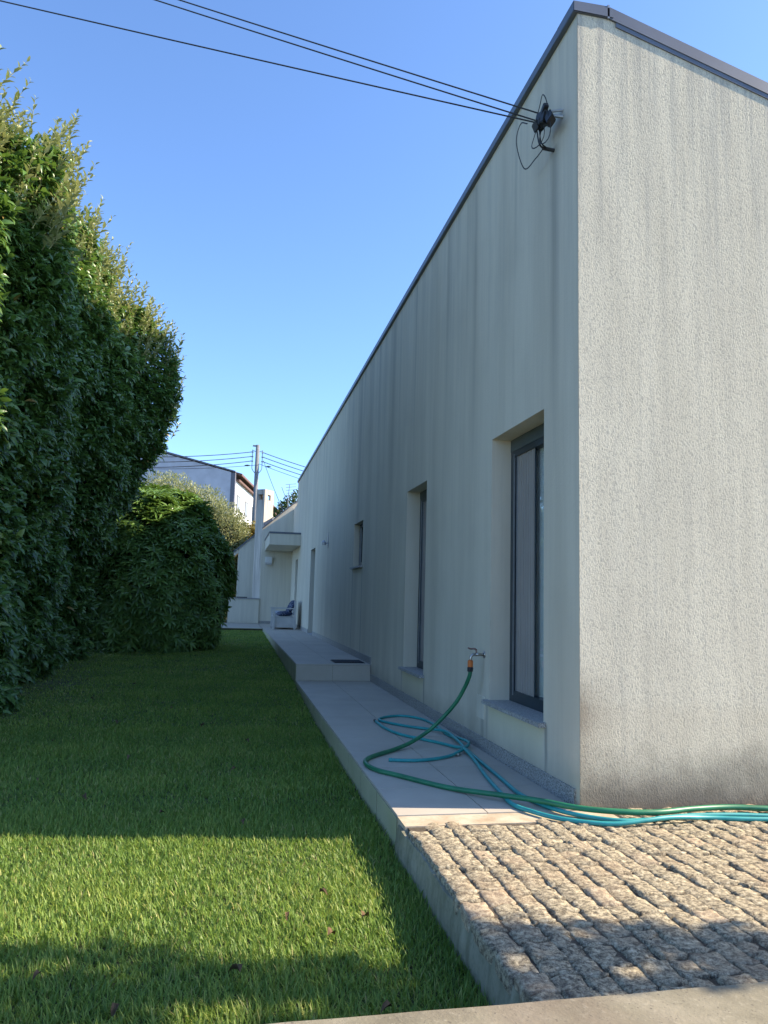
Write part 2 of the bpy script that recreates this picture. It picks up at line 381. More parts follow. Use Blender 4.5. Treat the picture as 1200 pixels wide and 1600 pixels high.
def sett_mesh(w_, l_, seed):
    r = random.Random(seed); n = 6; v = []; f = []
    ph = [r.uniform(0, 6) for _ in range(6)]
    for j in range(n+1):
        for i in range(n+1):
            a, b = GP[i], GP[j]
            ex = 1-.02*abs(b)**6; ey = 1-.02*abs(a)**6
            x = a*w_/2*ex; y = b*l_/2*ey
            if 0 < i < n and 0 < j < n: x += r.uniform(-.004, .004); y += r.uniform(-.004, .004)
            edge = max(abs(a), abs(b))
            z = .003*math.sin(x*60+ph[0])+.003*math.cos(y*55+ph[1])+r.uniform(-.003, .003) + r.uniform(-.002, .002) - (.008 if edge == 1 else 0)
            if edge == 1: x += r.uniform(-.004, .004); y += r.uniform(-.004, .004)
            v.append((x, y, z))
    m = n+1
    for j in range(n):
        for i in range(n): f.append((j*m+i, j*m+i+1, (j+1)*m+i+1, (j+1)*m+i))
    ring = [i for i in range(m)]+[j*m+n for j in range(1, m)]+[n*m+i for i in range(n-1, -1, -1)]+[j*m for j in range(n-1, 0, -1)]
    k = len(v); v += [(v[q][0]*1.0, v[q][1]*1.0, -.06) for q in ring]
    for q in range(len(ring)): f.append((ring[q], k+q, k+(q+1) % len(ring), ring[(q+1) % len(ring)]))
    return v, f
variants = []
for k in range(14):
    vv, ff = sett_mesh(.108, .108*(1+.1*math.sin(k)), k); me = MB().add(vv, ff).mesh(smooth=True); me.materials.append(M['sett']); variants.append((me, vv, ff))
spots = []
x = .966; row = 0
while x < 5.2:
    rw = .108+.014*math.sin(row*2.3); y = 2.08 - random.uniform(0, .08)
    while y < 4.19:
        ln = random.uniform(.085, .17); x_ = x+rw/2 + .010*math.sin(y*2.1+row*.25)
        top = 4.015 if x_ < 2.25 else 4.19
        if y+ln/2 > top: break
        spots.append((x_, y+ln/2, rw, ln)); y += ln+.001
    x += rw+.001; row += 1
spots.sort(key=lambda s: math.hypot(s[0]-0.3, s[1]) + (100 if s[0]/s[1] > .92 or s[1] < 2.2 else 0))
rest = MB()
for i, (x, y, rw, ln) in enumerate(spots):
    me, vv, ff = variants[(i*7+3) % 14]
    sx, sy = (rw-random.uniform(-.002, .003))/.108, (ln-random.uniform(.0, .006))/.108
    rz = random.uniform(-.07, .07); tz = random.uniform(-.006, .004); x += random.uniform(-.006, .006)
    tx_, ty_ = random.uniform(-.05, .05), random.uniform(-.05, .05)
    mt = Matrix.LocRotScale(Vector((x, y, tz)), __import__('mathutils').Euler((tx_, ty_, rz)), Vector((sx, sy, 1)))
    if i < 300:
        o = link('sett', me, parent=yard); o.matrix_local = mt
    else: rest.add([mt @ Vector(p) for p in vv], ff)
rest.build('setts', 'sett', yard, smooth=True, kind='stuff')

# ------------------------------------------------------------------ low boundary wall in front
bw = MB(); 
bv = []; bf = []; bx_ = [-7+i*.12 for i in range(126)]
for i, x in enumerate(bx_):
    j = random.uniform(-.003, .003)
    bv += [(x, 1.72, -.6), (x, 1.71, .088+j), (x, 1.74, .104), (x, 2.065, .103+j*.5), (x, 2.09+j, .09), (x, 2.087, -.6)]
for i in range(len(bx_)-1):
    for k in range(6): bf.append((i*6+k, i*6+(k+1) % 6, (i+1)*6+(k+1) % 6, (i+1)*6+k))
bf += [(5, 4, 3, 2, 1, 0), tuple((len(bx_)-1)*6+k for k in range(6))]
bw.add(bv, bf).build('low_wall', 'concrete', label='low weathered concrete wall along the bottom edge in front of the lawn and setts', cat='wall')
MB().box((-30, -3, -.5), (30, 1.715, -.40)).build('pavement', 'pavement', kind='structure')

# ------------------------------------------------------------------ tiled walkway beside the house
STEP_Y = 10.95; TOP2 = .24
walk = MB().box((.985, 4.212, -.35), (2.12, STEP_Y, -.014)).build('walkway', 'joint', kind='structure')
up = MB().box((.99, STEP_Y+.012, -.35), (2.07, 27.0, TOP2-.014)).box((-3.0, 22.8, -.3), (.988, 27.0, TOP2-.014)).build('raised_walkway', 'joint', kind='structure')
def slab(x0, x1, y0, y1, z1, t=.016, gap=.0022):
    return MB().box((x0+gap, y0+gap, z1-t), (x1-gap, y1-gap, z1))
for (par, y0, y1, z) in ((walk, 4.21, STEP_Y, 0.), (up, STEP_Y, 26.95, TOP2)):
    y = y0
    while y < y1-.05:
        ye = min(y+.585, y1)
        slab(.972, 1.508, y, ye, z).build('tile', 'tile', par, bevel=.0012)
        slab(1.508, 2.07, y, ye, z).build('tile', 'tile', par, bevel=.0012)
        MB().box((.971, y+.009, z-.30), (.984, ye-.009, z-.0175)).build('kerb_tile', 'kerb_tile', par)
        y = ye
for x0, x1 in ((.974, 1.508), (1.508, 2.07)):
    MB().box((x0+.002, STEP_Y-.002, 0.0015), (x1-.002, STEP_Y+.010, TOP2-.018)).build('riser_tile', 'tile', up)
x = -3.0
while x < .9:
    for y in (22.8, 23.8, 24.8, 25.8): slab(x, min(x+.66, .97), y, y+1, TOP2).build('tile', 'tile', up)
    x += .66
slab(-3, .97, 22.78, 22.8, TOP2).build('kerb_tile', 'kerb_tile', up)

# ------------------------------------------------------------------ the house
house = thing('house', 'long white stucco house with tall slit windows and grey metal coping right of the lawn', 'house')
WX = 2.08; FY = 4.21; WT = 5.15
OPEN = [(4.74, 5.80, .42, 2.56), (7.92, 8.88, .40, 2.54), (12.03, 12.95, 1.75, 2.51), (19.2, 20.3, .25, 2.5), (24.35, 25.25, .25, 2.45)]
REV = .17
yb = sorted({FY, 25.5, *[o[0] for o in OPEN], *[o[1] for o in OPEN]}); zb = sorted({-.3, WT, *[o[2] for o in OPEN], *[o[3] for o in OPEN]})
wl = MB()
for i in range(len(yb)-1):
    for j in range(len(zb)-1):
        cy, cz = (yb[i]+yb[i+1])/2, (zb[j]+zb[j+1])/2
        if any(a < cy < b and c < cz < d for a, b, c, d in OPEN): continue
        wl.add([(WX, yb[i+1], zb[j]), (WX, yb[i], zb[j]), (WX, yb[i], zb[j+1]), (WX, yb[i+1], zb[j+1])], [(0, 1, 2, 3)])
for a, b, c, d in OPEN:
    X2 = WX+REV+.1
    wl.add([(WX,a,c),(X2,a,c),(X2,a,d),(WX,a,d),(WX,b,c),(X2,b,c),(X2,b,d),(WX,b,d)], [(0,1,2,3),(5,4,7,6),(3,2,6,7)])
me = bpy.data.meshes.new('m'); me.from_pydata(wl.v, [], wl.f); link('wall', me, 'stucco_side', house)
def slope_top(x): return 5.17 if x <= 2.3 else 5.17-(x-2.3)*.28
fw = MB(); fw.prism([(WX+.002, -.3), (9, -.3), (9, slope_top(9)), (2.3, 5.17-.02), (WX+.002, 5.15)], 'y', FY, FY+.25)
fw.build('wall', 'stucco_front', house, label='sunlit rough stucco front wall')
MB().prism([(2.0+.33, 5.12), (9.02, slope_top(9)-.02), (9.02, slope_top(9)-.16), (2.0+.33, 4.9)], 'y', FY+.26, 25.4).build('roof', 'roofm', house)
MB().box((8.8, FY+.26, -.3), (9.0, 25.5, 3.1)).build('wall', 'render', house)
MB().box((WX+.28, 25.3, -.3), (8.8, 25.5, 3.1)).box((WX+.001, 25.3, -.3), (WX+.28, 25.502, WT)).build('wall', 'render', house)
# coping along the long wall, flat piece and sloping piece over the front
MB().box((2.045, FY-.018, 5.152), (2.34, 25.52, 5.225)).build('coping', 'coping', house, bevel=.004)
MB().prism([(2.047, 5.150), (2.30, 5.155), (2.30, 5.235), (2.047, 5.228)], 'y', FY-.014, FY+.24).build('coping', 'coping', house)
MB().prism([(2.302, 5.150), (9.05, slope_top(9.05)-.02), (9.05, slope_top(9.05)+.065), (2.302, 5.236)], 'y', FY-.0125, FY+.24).build('coping', 'coping', house)
MB().prism([(2.294, 5.146), (2.308, 5.146), (2.308, 5.243), (2.294, 5.243)], 'y', FY-.018, FY+.2).build('coping_joint', 'rail', house)
MB().prism([(2.36, 5.10), (9.0, slope_top(9)-.055), (9.0, slope_top(9)-.022), (2.36, 5.135)], 'y', FY-.008, FY-.001).build('drip_strip', 'coping', house)
MB().prism([(2.38, 5.02), (8.9, slope_top(9)-.05), (8.9, slope_top(9)-.3), (2.38, 4.8)], 'y', FY+.26, FY+.3).build('roof_edge', 'roofm', house)
# plinth
pl = MB()
for a, b, z0 in ((FY+.05, STEP_Y, 0), (STEP_Y, 19.2, TOP2), (20.3, 24.3, TOP2)): pl.box((WX-.012, a, z0-.02), (WX+.005, b, z0+.105))
pl.build('plinth', 'plinth', house)
MB().box((.99, 26.99, TOP2), (WX-.03, 27.008, TOP2+.09)).build('plinth', 'plinth', house)
# windows
def window(a, b, c, d, box=.15, screen=None, sill=True, rev=REV):
    X = WX+rev
    w_ = MB(); t = .055
    w_.box((X, a, c), (X+.07, a+t, d)); w_.box((X, b-t, c), (X+.07, b, d)); w_.box((X, a+t, c), (X+.07, b-t, c+.085)); w_.box((X, a+t, d-box), (X+.07, b-t, d-box+.05) if box > .06 else (X+.07, b-t, d))
    fr = w_.build('window', 'frame', house)
    if box > .06: MB().box((X-.004, a, d-box+.05), (X+.08, b, d)).build('shutter_box', 'shutterbox', fr)
    MB().box((X+.034, a+t, c+.085), (X+.04, b-t, d-box)).build('pane', 'clear' if screen else 'glass', fr)
    r = MB()
    for k in range(2): r.box((X-.006+.014*k, b-t-.03-.034*k, c+.05), (X+.006+.014*k, b-t-.018-.034*k, d-box+.02))
    r.build('rail', 'rail', fr)
    if screen:
        cv = []; nn = 60
        for k in range(nn+1):
            yy_ = a+.02+(b-a-.04)*k/nn; xx_ = X+.075+.014*math.sin(k*1.25+math.sin(k*.5))
            cv += [(xx_, yy_, c+.03), (xx_, yy_, d-.03)]
        cu = MB().add(cv, [(2*k, 2*k+1, 2*k+3, 2*k+2) for k in range(nn)]).build('curtain', 'curtain', fr, smooth=True)
        MB().box((X+.2, a-.02, c-.02), (X+.23, b+.02, d+.02)).build('lining', 'screen', fr)
        s_ = MB(); y0, y1 = screen; n = 26; st = (y1-y0)/n
        for k in range(n):
            dx = .003*math.sin(k*1.7); s_.box((X+.016+dx, y0+k*st, c+.085), (X+.022+dx, y0+(k+1)*st-.001, d-box))
        s_.build('screen_panel', 'screen', fr)
        MB().box((X+.012, y0-.006, c+.085), (X+.022, y0-.001, d-box)).build('screen_edge', 'frame', fr)
    if sill:
        MB().box((WX-.055, a-.045, c-.032), (X, b+.045, c)).build('sill', 'granite', house, bevel=.004)
window(*OPEN[0], screen=(5.33, 5.68))
window(*OPEN[1], box=.13, screen=(8.5, 8.75))
window(*OPEN[2], box=.05, rev=.10)
for a, b, c, d in OPEN[3:]:
    dr = MB().box((WX+REV-.05, a, c), (WX+REV, b, d)).build('door', 'door', house)
    MB().box((WX+REV-.058, a+.08, c+.1), (WX+REV-.0515, b-.08, d-.1)).build('door_panel', 'door', dr)
    MB().tube([(WX+REV-.06, a+.1, 1.25), (WX+REV-.1, a+.1, 1.25), (WX+REV-.1, a+.22, 1.25)], .01).build('handle', 'lampm', dr)
    MB().box((WX-.03, a-.02, c-.03), (WX+REV-.051, b+.02, c+.004)).build('threshold', 'granite', house)
MB().box((WX-.006, 5.91, .245), (WX+.004, 6.10, .43)).build('meter_cover', 'render', house, bevel=.002)
# canopy over the far entrance
MB().box((1.09, 23.6, 2.84), (WX-.003, 27.0, 3.19)).build('canopy', 'render', house)
MB().box((1.075, 23.585, 3.192), (WX-.003, 27.0, 3.25)).build('canopy_coping', 'coping', house)
# lower wing behind, with slope down to the left
def wing_top(x): return 2.77+(x-.02)*.885
MB().prism([(.17, TOP2-.3), (.98, TOP2-.3), (.98, wing_top(.98)), (.17, wing_top(.17))], 'y', 27.5, 27.75).build('wall', 'render', house)
MB().prism([(.98, TOP2-.3), (WX+.3, TOP2-.3), (WX+.3, wing_top(WX)), (WX, wing_top(WX)), (.98, wing_top(.98))], 'y', 27.01, 27.5).build('wall', 'render', house)
MB().prism([(.0, wing_top(0)+.002), (WX+.3, wing_top(WX+.3)+.002), (WX+.3, wing_top(WX+.3)+.065), (.0, wing_top(0)+.06)], 'y', 27.45, 32).build('roof', 'coping', house)
MB().prism([(.98, wing_top(.98)+.003), (WX, wing_top(WX)+.003), (WX, wing_top(WX)+.062), (.98, wing_top(.98)+.06)], 'y', 26.98, 27.448).build('coping', 'coping', house)
MB().prism([(.0, wing_top(0)-.14), (.16, wing_top(.16)-.14), (.16, wing_top(.16)), (.0, wing_top(0))], 'y', 27.5, 32).build('fascia', 'render', house)
MB().box((.3, 31.7, -.1), (WX+.3, 31.9, 2.8)).box((2.3, 27.76, -.1), (5, 31.9, 4.4)).box((WX+.002, 25.503, -.1), (WX+.3, 27.008, 4.4)).build('wall', 'render', house)
MB().box((.17, 27.75, -.1), (.3, 31.6, 2.6)).build('wall', 'render', house)
# barbecue counter and chimney
bq = MB().box((-.10, 26.95, TOP2), (.975, 27.49, 1.09)).build('barbecue_counter', 'render', None)
bq['label'] = 'low white masonry barbecue counter at the far end under the chimney'; bq['category'] = 'counter'
MB().box((-.13, 26.92, 1.092), (.975, 27.49, 1.13)).build('counter_top', 'granite', bq)
MB().box((.18, 27.0, 1.134), (.55, 27.35, 1.165)).build('grill_tray', 'black', bq)
ch = thing('chimney', 'tall streaked masonry barbecue chimney with sooty openings near its top', 'chimney', loc=(1.04, 27.45, 1.131), rz=math.radians(-38))
MB().box((-.18, -.28, 0), (.18, .28, 3.58)).build('shaft', 'chimney', ch)
for sx in (-1, 1):
    for sy in (-1, 1): MB().box((sx*.18, sy*.28, 3.582), (sx*.11, sy*.09, 3.78)).build('post', 'chimney', ch)
MB().box((-.18, -.28, 3.782), (.18, .28, 3.97)).build('cap', 'chimney', ch)
MB().box((-.12, -.2, 3.585), (.12, .2, 3.59)).build('flue_opening', 'soot', ch)

# ------------------------------------------------------------------ fittings on the house
def lamp(loc, label, nrm):
    t = thing('wall_lamp', label, 'wall lamp', loc=loc, rz=nrm)
    MB().box((-.018, -.05, -.22), (0, .05, .12)).build('back_plate', 'lampm', t, bevel=.004)
    MB().tube([(-.018, 0, -.12), (-.10, 0, -.12)], .012).build('arm', 'lampm', t)
    MB().tube([(-.10, 0, -.16), (-.10, 0, -.1), (-.10, 0, -.06)], [.05, .05, .02], 12).build('lamp_head', 'lampm', t)
lamp((WX, 16.57, 2.55), 'slim metal wall lamp on the long wall between the small window and the far door', 0)
t = thing('wall_lamp', 'small white box wall lamp under the far canopy', 'wall lamp', loc=(1.25, 27.01, 2.5))
MB().box((-.12, -.10, -.10), (.12, 0, .12)).build('lamp_body', 'white', t, bevel=.01)
MB().box((-.10, -.13, -.16), (.10, -.01, -.105)).build('lamp_shade', 'lampm', t)
# tap
tap = thing('garden_tap', 'small metal garden tap sticking out of the long wall left of the big window', 'tap', loc=(WX, 5.93, .77))
MB().tube([(.0, 0, 0), (-.006, 0, 0)], .028, 14).tube([(-.006, 0, 0), (-.05, 0, .0), (-.075, 0, .002)], [.011, .012, .017], 12).build('tap_body', 'chrome', tap, smooth=True)
MB().tube(catmull([(-.07, 0, 0), (-.10, 0, -.002), (-.118, 0, -.018), (-.122, 0, -.045)], 4), .0115, 12).build('spout', 'chrome', tap, smooth=True)
MB().tube([(-.072, 0, .01), (-.072, 0, .042)], .007, 8).tube(catmull([(-.072, 0, .038), (-.09, .0, .048), (-.12, 0, .046), (-.145, 0, .055)], 3), [.008]*4+[.007]*6, 8).build('tap_lever', 'redtap', tap, smooth=True)
# green hose from the tap
HG = [(1.958, 5.93, .655), (1.955, 5.935, .60), (1.93, 5.98, .50), (1.875, 6.03, .375), (1.79, 6.09, .25), (1.67, 6.12, .13), (1.50, 6.06, .045), (1.33, 5.92, .018), (1.20, 5.79, .016),
      (1.09, 5.66, .016), (1.03, 5.54, .016), (1.02, 5.38, .016), (1.07, 5.22, .016), (1.17, 5.08, .016), (1.42, 4.72, .017), (1.66, 4.45, .035), (1.85, 4.27, .042), (2.0, 4.10, .044), (2.2, 4.00, .044), (2.43, 3.97, .042), (2.69, 4.02, .04), (2.96, 4.05, .034), (3.3, 4.0, .028), (4.2, 3.9, .022), (5.5, 3.95, .02)]
hg = thing('garden_hose', 'dark green garden hose hanging from the tap and sweeping across the tiles', 'hose')
MB().tube(catmull(HG, 10), .0165, 14).build('hose_tube', 'hose_green', hg, smooth=True)
MB().tube([(1.958, 5.93, .725), (1.958, 5.93, .715), (1.958, 5.93, .675), (1.958, 5.93, .668)], [.017, .023, .023, .02], 14).build('hose_connector', 'orange', hg, smooth=False)
MB().tube([(1.958, 5.93, .669), (1.958, 5.93, .662), (1.957, 5.932, .635), (1.957, 5.932, .63)], [.021, .025, .023, .018], 14).build('collar_ring', 'black', hg)
def zl(pts, z): return [(p[0], p[1], p[2] if len(p) > 2 else z) for p in pts]
TA = zl([(1.22, 5.57), (1.37, 5.54), (1.52, 5.56), (1.71, 5.67), (1.87, 5.83, .03), (1.985, 6.02, .042), (1.99, 6.25, .034), (1.965, 6.55), (1.985, 7.03), (1.95, 7.42), (1.8, 7.63), (1.62, 7.58), (1.50, 7.40), (1.57, 7.2), (1.72, 6.99),
      (1.86, 6.83, .018), (1.955, 6.6, .036), (1.945, 6.27, .036), (1.91, 5.8, .022), (1.885, 5.3), (1.86, 4.91), (1.835, 4.58), (1.86, 4.35), (1.95, 4.12), (2.15, 3.95), (2.35, 3.93, .014), (2.6, 3.96, .02), (2.9, 3.95, .02), (3.3, 3.9), (4.2, 3.8), (5.5, 3.85)], .0135)
TB = zl([(1.45, 7.32), (1.46, 6.96), (1.53, 6.62), (1.66, 6.39), (1.78, 6.2), (1.86, 6.0, .018), (1.885, 5.85, .034), (1.86, 5.5, .018), (1.78, 5.01), (1.73, 4.63), (1.70, 4.33), (1.75, 4.17), (1.87, 4.0), (2.1, 3.885), (2.3, 3.87, .03), (2.47, 3.89, .035), (2.74, 3.925, .016), (3.06, 3.87), (4.2, 3.74), (5.5, 3.78)], .0135)
ha = thing('garden_hose', 'teal garden hose with cut end lying nearest the lawn and a wide loop behind', 'hose', 'pair of teal hoses on the walkway')
MB().tube(catmull(TA, 10), .0128, 12).build('hose_tube', 'hose_teal', ha, smooth=True)
MB().tube([(1.212, 5.57, .0135), (1.235, 5.568, .0135)], .0145, 12).build('hose_end', 'hose_teal', ha)
hb = thing('garden_hose', 'teal garden hose with dark plugged end starting furthest back on the tiles', 'hose', 'pair of teal hoses on the walkway')
MB().tube(catmull(TB, 10), .0128, 12).build('hose_tube', 'hose_teal', hb, smooth=True)
MB().tube([(1.449, 7.36, .0135), (1.45, 7.30, .0135)], .0145, 10).build('plug', 'black', hb)
fit = thing('hose_fitting', 'tiny brass hose fitting lying beside the crossing teal hoses', 'hose fitting', loc=(1.80, 5.72, .012), rz=.6)
MB().tube([(-.03, 0, 0), (-.012, 0, 0), (-.010, 0, 0), (.012, 0, 0), (.014, 0, 0), (.032, 0, 0)], [.007, .007, .012, .012, .007, .007], 10).build('barb', 'chrome', fit)
# doormat on the step
dm = thing('doormat', 'dark flat doormat on the upper step beside the house wall', 'doormat', loc=(1.79, 11.38, TOP2))
MB().box((-.22, -.22, .0008), (.22, .24, .014)).build('mat_pile', 'mat', dm, bevel=.004)
MB().box((-.235, -.235, .0004), (.235, .255, .006)).build('mat_border', 'black', dm)

# cable splice and cables at the top of the wall
cb = thing('cable_bracket', 'black cable splice box and bracket on the wall below the roof corner', 'cable bracket', loc=(WX, 4.46, 4.57)); cb.scale = (.6, 1, 1)
MB().tube([(0, -.03, -.02), (-.10, 0, 0), (-.20, .05, .02)], .012, 8).tube([(0, -.03, .03), (-.12, 0, .03)], .009, 8).build('bracket_arm', 'lampm', cb)
bb = MB()
R0 = random.Random(3)
bb.box((-.05, -.08, -.05), (.05, .05, .035), Matrix.LocRotScale(Vector((-.2, .05, 0)), __import__('mathutils').Euler((.3, .1, .2)), None))
bb.box((-.04, -.04, -.07), (.04, .03, .02), Matrix.LocRotScale(Vector((-.18, -.04, -.05)), __import__('mathutils').Euler((-.5, .3, .4)), None))
for k in range(9):
    c = Vector((-.20+R0.uniform(-.05, .06), .04+R0.uniform(-.06, .07), -.01+R0.uniform(-.05, .05))); mt = Matrix.LocRotScale(c, __import__('mathutils').Euler((R0.uniform(-1, 1), R0.uniform(-1, 1), R0.uniform(-2, 2))), None)
    bb.box((-.035, -.03, -.022), (.035, .03, .022), mt)
bb.build('splice_box', 'black', cb, bevel=.006)
def ring(c, ry, rz, a0, a1, w_=.0):
    return [Vector((c[0]+w_*math.sin(t*2), c[1]+ry*math.cos(t), c[2]+rz*math.sin(t))) for t in np.linspace(a0, a1, 20)]
MB().tube(ring((-.2, .06, .07), .09, .10, -.2, 6.1, .02), .0045, 6).build('cable_loop', 'cable', cb)
MB().tube(ring((-.2, .12, -.07), .10, .09, -.1, 6.2, .02), .0045, 6).build('cable_loop', 'cable', cb)
MB().tube(ring((-.2, .0, -.10), .08, .11, 0, 6.3, .02), .0045, 6).build('cable_loop', 'cable', cb)
MB().tube(catmull([(-.21, .13, -.03), (-.2, .11, -.13), (-.16, .12, -.16), (-.08, .13, -.17), (-.0, .12, -.175)], 6), .007, 6).tube(catmull([(-.2, .10, -.03), (-.19, .09, -.13), (-.15, .11, -.15), (-.07, .125, -.165), (-.0, .12, -.175)], 6), .006, 6).build('drip_cable', 'cable', cb)
MB().tube([(-.13, .14, -.155), (.0, .115, -.178)], .013, 8).build('cable_entry', 'black', cb)
MB().tube(catmull([(-.24, .26, .10), (-.26, .36, .16), (-.26, .44, .06), (-.18, .40, -.16), (-.16, .22, -.19), (-.12, .13, -.16)], 6), .005, 6).build('drip_cable', 'cable', cb)
Bp = Vector((1.965, 4.60, 4.60))
def overhead(name_label, Q, k, r=.0052, sag=.0, start=Bp, cat='cable', group=None):
    Q = Vector(Q); E_ = start+(Q-start)*k; n = 30
    pts = [start.lerp(E_, i/n)+Vector((0, 0, -sag*4*(i/n)*(1-i/n))) for i in range(n+1)]
    MB().tube(pts, r, 6).build('overhead_cable', 'cable', label=name_label, cat=cat, group=group); return E_
o_ = Vector((0, 0, EYE))
overhead('lowest black cable from the wall bracket, leaving the top left of the sky', o_+Vector((-.32, 1, .79))*6.0, 2.7, sag=.02)
overhead('middle black cable from the wall bracket, just left of its close twin', o_+Vector((-.12, .96, .80))*6.1, 4, start=Bp+Vector((0, .02, .03)), sag=.05)
overhead('uppermost black cable from the wall bracket, just right of its close twin', o_+Vector((-.10, .95, .80))*6.1, 4, start=Bp+Vector((0, -.02, .06)), sag=.05)

# ------------------------------------------------------------------ storage bench with cushions
bn = thing('storage_bench', 'pale grey storage bench with high back against the wall under the far canopy', 'bench', loc=(1.24, 22.35, TOP2))
MB().box((.06, .05, .05), (.64, 1.25, .36)).build('storage_box', 'benchm', bn, bevel=.01)
for x_, y_ in ((0, 0), (0, 1.24), (.62, 0), (.62, 1.24)): MB().box((x_, y_, 0), (x_+.06, y_+.06, .60 if x_ == 0 else .86)).build('leg', 'benchm', bn)
for y_ in (-.01, 1.22): MB().box((-.02, y_, .602), (.62, y_+.09, .635)).build('armrest', 'benchm', bn, bevel=.006)
for k in range(5): MB().box((.02+.12*k, .04, .362), (.13+.12*k, 1.26, .385)).build('seat_slat', 'benchm', bn)
for k in range(4): MB().box((.64, .065, .42+k*.11), (.665, 1.235, .51+k*.11)).build('back_slat', 'benchm', bn)
def cushion(loc, rot, m, label, s=.23):
    me = bpy.data.meshes.new('m'); bm = bmesh.new(); bmesh.ops.create_uvsphere(bm, u_segments=20, v_segments=12, radius=1)
    for v_ in bm.verts:
        x, y, z = v_.co; q = lambda a: math.copysign(abs(a)**.55, a)
        v_.co = (q(x)*s, q(y)*s, z*.07*(1-.5*max(abs(x), abs(y))**4))
    bm.to_mesh(me); bm.free(); me.polygons.foreach_set('use_smooth', [True]*len(me.polygons))
    o = link('cushion', me, m, label=label, cat='cushion', group=None); o.location = loc; o.rotation_euler = rot
cushion((1.60, 22.72, TOP2+.46), (.1, -.1, .2), 'cushion', 'navy patterned cushion lying flat on the seat of the bench')
cushion((1.78, 22.74, TOP2+.66), (0, -1.1, .2), 'cushion', 'navy patterned cushion leaning against the bench back')
cushion((1.50, 23.05, TOP2+.46), (0, .1, -.2), 'cushion2', 'pale grey cushion behind the navy one on the bench')

# ------------------------------------------------------------------ far buildings
far = thing('apartment_house', 'distant white gabled building with grey end wall and brown eaves behind the garden', 'building', loc=(-.36, 70, 0), rz=math.radians(-10.4))
H = 12.7
MB().prism([(-.25, 0), (-.25, H), (-12, H+2.95), (-24, H-.1), (-24, 0)], 'y', 0, .4).build('wall', 'grayclad', far)
MB().box((-.248, -.03, 0), (0.15, .5, H-.05)).build('corner_trim', 'trimdark', far)
fwall = MB().box((-.6, .502, 0), (.1, 46, H-.55)).build('wall', 'white', far)
MB().prism([(-12, H+3.0), (.7, H-.25), (.7, H-.05), (-12, H+3.2)], 'y', .42, 46).build('roof', 'tileroof', far)
MB().prism([(-12, H+3.0), (-24.2, H-.1), (-24.2, H+.1), (-12, H+3.2)], 'y', .1, 46).build('roof', 'tileroof', far)
MB().prism([(-12.0, H+3.0), (.16, H+.0), (.16, H+.12), (-12.0, H+3.2)], 'y', -.1, .41).build('verge', 'trimdark', far)
MB().box((.105, .8, H-.7), (.42, 46, H-.52)).build('eave', 'tileroof', far)
for k in range(6):
    y = 1.6+k*4.6
    fr = MB().box((.102, y, H-3.4), (.16, y+1.9, H-1.9)).build('window', 'pole', far)
    MB().box((.161, y+.12, H-3.25), (.175, y+.9, H-2.05)).build('pane', 'door', fr)
    MB().box((.161, y+1.0, H-3.25), (.175, y+1.78, H-2.05)).build('pane', 'door', fr)
# unseen tall block added east of the house to throw shade on the hedge
nb = thing('unseen_shade_block', 'unseen tall plain cream block added right of the house to shade the hedge', 'building', loc=(12, 5.9, 0))
MB().box((0, 0, -.3), (9, 6.5, 15.7)).build('wall', 'render', nb)
MB().box((-.1, -.1, 15.702), (9.1, 6.6, 15.85)).build('roof', 'coping', nb)
for k in range(5):
    for j in range(2):
        z = 1.2+k*3.0; y = 1.0+j*2.6
        fr = MB().box((-.03, y, z), (.02, y+1.2, z+1.4)).build('window', 'white', nb); MB().box((-.045, y+.08, z+.08), (-.031, y+1.12, z+1.32)).build('pane', 'glass', fr)

# ------------------------------------------------------------------ utility pole, wires, aerial
def utility_pole(loc, h, label):
    p = thing('utility_pole', label, 'utility pole', loc=loc)
    MB().tube([(0, 0, -.2), (0, 0, h*.5), (0, 0, h)], [.17, .145, .115], 10).build('pole_shaft', 'pole', p, smooth=True)
    MB().box((-.30, -.05, h-.10), (.10, .05, h-.02)).build('cap_bracket', 'pole', p)
    for s in (-1, 1):
        MB().tube([(s*.30, 0, h-.3), (s*.30, 0, h-1.25)], .02, 6).tube([(s*.12, 0, h-.4), (s*.30, 0, h-.35)], .02, 6).tube(catmull([(s*.30, 0, h-1.25), (s*.28, 0, h-1.5), (s*.1, 0, h-1.75)], 4), .022, 6).build('side_bracket', 'pole', p)
        for k in range(3): MB().tube([(s*.24, 0, h-.45-.28*k), (s*.4, 0, h-.45-.28*k)], .035, 8).build('insulator', 'lampm', p)
    return p
PX, PY, PH = 1.12, 45., 10.35
utility_pole((PX, PY, 0), PH, 'slender grey utility pole standing behind the chimney')
utility_pole((-8.6, 8.6, 0), 9.8, 'grey utility pole standing behind the tall hedge')
for k in range(3):
    nm = ('top', 'middle', 'third')[k]; z = PH-.45-.28*k
    def w2(a, b, sag, label, r=.022):
        a, b = Vector(a), Vector(b); n = 16
        MB().tube([a.lerp(b, i/n)+Vector((0, 0, -sag*4*(i/n)*(1-i/n))) for i in range(n+1)], r, 6).build('overhead_wire', 'cable', label=label, cat='wire')
    w2((PX-.35, PY, z), (-9.5, 43, z-1.1-.05*k), .28, nm+' wire running left from the far pole in front of the grey wall')
    w2((PX+.35, PY, z), (9.5, 42.5, z-2.2), .2, nm+' wire running right from the far pole behind the house')
w2((PX-.1, PY, PH-1.25), (-9.5, 43, PH-2.2), .25, 'lowest thin wire running left from the far pole', .014)
w2((PX+.1, PY, PH-1.15), (9.5, 42.5, PH-3.6), .2, 'lowest thin wire running right from the far pole', .014)
